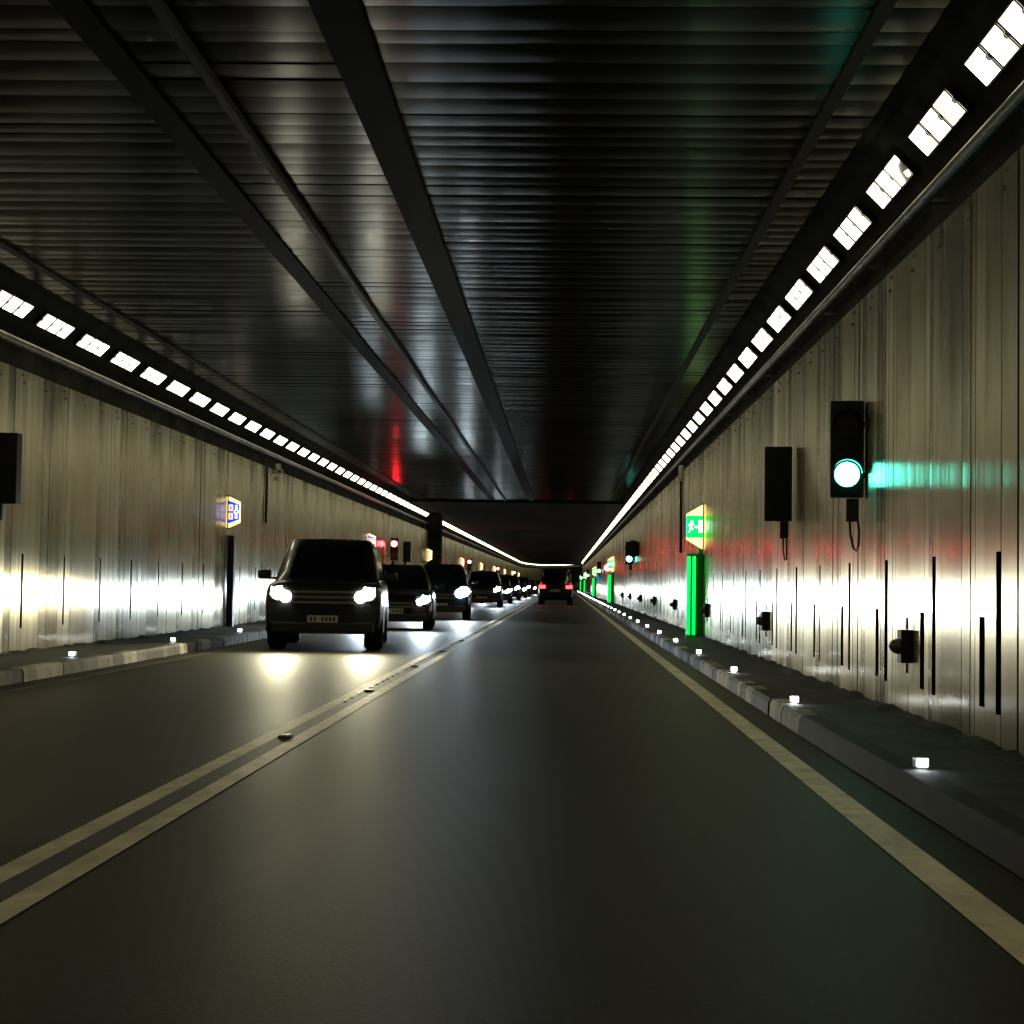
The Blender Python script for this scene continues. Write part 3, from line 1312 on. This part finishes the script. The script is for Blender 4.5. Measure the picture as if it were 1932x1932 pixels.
    for sg in (-1, 1):
        mb = MB()
        mb.box((sg * hx, fz + .05, hz), (.34, .12, .21), bevel=.05)
        hl = mb.build('headlight', M['lens'], root, smooth=True)
        if lit == 'front':
            mb = MB()
            q = P.get('hscale', 1.0)
            mb.disc((sg * (hx - .07), fz - .022, hz - .035), .078 * q, .012, 20)
            mb.disc((sg * (hx + .05), fz - .022, hz + .02), .088 * q, .012, 20)
            mb.prism([(sg * (hx - .02), hz + .06), (sg * (hx - .005), hz + .135), (sg * (hx + .03), hz + .1)],
                     lambda a, b2, c2: (a, fz - .021 + c2, b2), .011)
            mb.prism([(sg * (hx + .12), hz + .0), (sg * (hx + .15), hz + .125), (sg * (hx + .165), hz - .01)],
                     lambda a, b2, c2: (a, fz - .0225 + c2, b2), .011)
            mb.build('bulb', M['headblue'] if cool else M['head'], hl)
            if spot > 0:
                ld = bpy.data.lights.new('headlight_beam', 'SPOT')
                ld.energy = spot
                ld.color = (.78, .92, 1.0) if cool else (1.0, .92, .6)
                ld.spot_size = math.radians(120)
                ld.spot_blend = .8
                ld.shadow_soft_size = .09
                lo = bpy.data.objects.new('headlight_beam', ld)
                col.objects.link(lo)
                lo.parent = hl
                lo.location = (sg * hx, fz - .14, hz)
                lo.rotation_euler = (math.radians(90 - 1.5), 0, math.radians(180))
                beam_profile(ld)
        mb = MB()
        tx, tz = P['tl']
        mb.box((sg * tx, P['L'] - .01, tz), (.34, .05, .17), bevel=.02)
        tl = mb.build('tail_light', M['tail'] if lit == 'rear' else M['darklens'], root)
        if lit == 'rear':
            mb = MB()
            mb.box((sg * (tx + .06), P['L'] - .012, tz + .16), (.1, .05, .14), bevel=.02)
            mb.build('upper_lamp', M['taildim'], tl)
    return root


def beam_profile(ld):
    """low beam: full below the cut-off, weak above it"""
    ld.use_nodes = True
    n, l = ld.node_tree.nodes, ld.node_tree.links
    em = n['Emission']
    tc = n.new('ShaderNodeTexCoord')
    sp = n.new('ShaderNodeSeparateXYZ')
    mr = n.new('ShaderNodeMapRange')
    mr.interpolation_type = 'SMOOTHSTEP'
    mr.inputs['From Min'].default_value = -.02
    mr.inputs['From Max'].default_value = .12
    mr.inputs['To Min'].default_value = 1
    mr.inputs['To Max'].default_value = .05
    l.new(tc.outputs['Normal'], sp.inputs[0])
    l.new(sp.outputs[1], mr.inputs['Value'])
    l.new(mr.outputs[0], em.inputs['Strength'])


SUV = dict(name='van', L=4.75, W=1.87, paint='carblack', R=.37, TW=.3, zb=.27, axles=(.95, 3.75), face=-.015,
           stations=[(0.0, .34, 1.0, .9), (.04, .29, 1.05, .965), (.12, .27, 1.085, .99), (.5, .27, 1.11, 1.0), (1.1, .27, 1.14, 1.0),
                     (2.4, .27, 1.15, 1.0), (4.2, .27, 1.15, 1.0), (4.6, .29, 1.14, .985), (4.7, .32, 1.1, .95), (4.75, .36, 1.05, .9)],
           cabin=dict(f0=.75, f1=1.62, r0=4.68, r1=4.5, w0=.85, w1=.67, z0=1.1, z1=1.77, bulge=.35),
           grille=(.72, .97, 1.0), bars=3, platey=-.03, platez=.50, rplatez=.8, hl=(.66, .885), tl=(.74, .95), hscale=1.15)
HATCH = dict(name='car', L=4.35, W=1.84, paint='carbrown', R=.325, TW=.24, zb=.2, axles=(.85, 3.5), face=-.02,
             stations=[(0.0, .3, .70, .8), (.06, .24, .78, .9), (.25, .2, .86, .97), (.8, .2, .93, 1.0), (1.2, .2, .97, 1.0),
                       (3.0, .2, .98, 1.0), (4.0, .22, .98, .98), (4.25, .28, .94, .93), (4.35, .36, .86, .86)],
             cabin=dict(f0=.9, f1=1.85, r0=4.15, r1=3.55, w0=.82, w1=.60, z0=.92, z1=1.49, bulge=1.0),
             grille=(.5, .66, .9), bars=2, platey=-.035, platez=.44, rplatez=.72, hl=(.69, .69), tl=(.72, .86))
TALL = dict(HATCH, L=4.55, paint='carblue', R=.35, zb=.24,
            stations=[(0.0, .34, .86, .82), (.06, .28, .93, .92), (.25, .24, .99, .98), (.9, .24, 1.04, 1.0), (1.3, .24, 1.07, 1.0),
                      (3.3, .24, 1.08, 1.0), (4.2, .26, 1.07, .98), (4.45, .3, 1.02, .94), (4.55, .38, .95, .88)],
            cabin=dict(f0=.95, f1=1.8, r0=4.4, r1=4.05, w0=.83, w1=.63, z0=1.02, z1=1.64, bulge=.9),
            grille=(.6, .8, .9), hl=(.68, .83), hscale=1.0, axles=(.88, 3.6), tl=(.72, .95))

build_vehicle(SUV, 'tall black van with lit headlights leading the oncoming queue', 'van', 'oncoming vehicles',
              (-3.81, 16.2 * S - .1, 0), math.radians(4.6), spot=330)
build_vehicle(HATCH, 'dark maroon car directly behind the tall black van', 'car', 'oncoming vehicles',
              (-3.92, 23.4 * S, 0), math.radians(3.4), spot=330, cool=True)
build_vehicle(dict(TALL, hscale=1.75), 'dark blue car whose single headlight glares brightest', 'car', 'oncoming vehicles',  # lit discs drawn oversized, glare put into their shape
              (-3.72, 30.5 * S, 0), math.radians(2.6), spot=520, cool=True)
qn = ['fourth oncoming vehicle, first of the far dark queue', 'fifth oncoming vehicle in the far dark queue',
      'sixth oncoming vehicle in the far dark queue', 'seventh oncoming vehicle in the far dark queue',
      'eighth oncoming vehicle in the far dark queue', 'last oncoming vehicle in the far dark queue']
for k, z in enumerate((47, 56, 67, 79, 88, 107)):
    P = dict(TALL if k % 2 == 0 else HATCH, paint=('cargrey', 'carblue', 'carblack')[k % 3])
    build_vehicle(P, qn[k], 'car', 'oncoming vehicles', (-3.78, z * S, 0), math.radians(1.2), spot=270, cool=True, detail=False)
LEAD = dict(SUV, name='car', paint='cargrey', rplatez=.78, tl=(.72, .97), W=1.86,
            cabin=dict(f0=.9, f1=1.62, r0=4.72, r1=4.6, w0=.86, w1=.72, z0=1.1, z1=1.9, bulge=.8))
o = build_vehicle(LEAD, 'tall dark car with red tail lights driving ahead in the right lane', 'car', None,
                  (-.47, 55 * S + 4.75, 0), PI, lit='rear', detail=False)
mb = MB()
mb.box((0, 0, .02), (.09, .05, .05))
am = mb.build('amber_marker', M['amber'])
am.location = (1.9, 57 * S, KH + .25)
tag(am, 'tiny amber marker beside the car ahead on the right kerb', 'marker light')

# ------------------------------------------------------------------ camera, world, render
cx, cy = 966.0, 966.0
vx, vy, roll = 1065.0, 1103.0, -0.0147
fwd = Vector(((vx - cx) / F, -(vy - cy) / F, -1)).normalized()
w = Vector((1, roll, 0))
right = (w - fwd * w.dot(fwd)).normalized()
up = right.cross(fwd)
Rm = Matrix((right, fwd, up))
cam = bpy.data.cameras.new('camera')
cam.sensor_width = 36
cam.sensor_fit = 'HORIZONTAL'
cam.lens = 36 * S
cam.clip_start = .05
cam.clip_end = 2000
co = bpy.data.objects.new('camera', cam)
col.objects.link(co)
co.matrix_world = Matrix.Translation((0, 0, H)) @ Rm.to_4x4()
scene.camera = co

wd = bpy.data.worlds.new('World')
scene.world = wd
wd.use_nodes = True
wd.node_tree.nodes['Background'].inputs['Color'].default_value = (.003, .003, .004, 1)
wd.node_tree.nodes['Background'].inputs['Strength'].default_value = 1

scene.view_settings.view_transform = 'Standard'
scene.view_settings.look = 'None'
scene.view_settings.exposure = 0.3
scene.view_settings.gamma = 1
cy_ = scene.cycles
cy_.use_denoising = True
cy_.max_bounces = 5
cy_.diffuse_bounces = 3
cy_.glossy_bounces = 4
cy_.sample_clamp_indirect = 8
cy_.volume_bounces = 0
cy_.use_adaptive_sampling = True
cy_.adaptive_threshold = 0.02
cy_.blur_glossy = 0.5
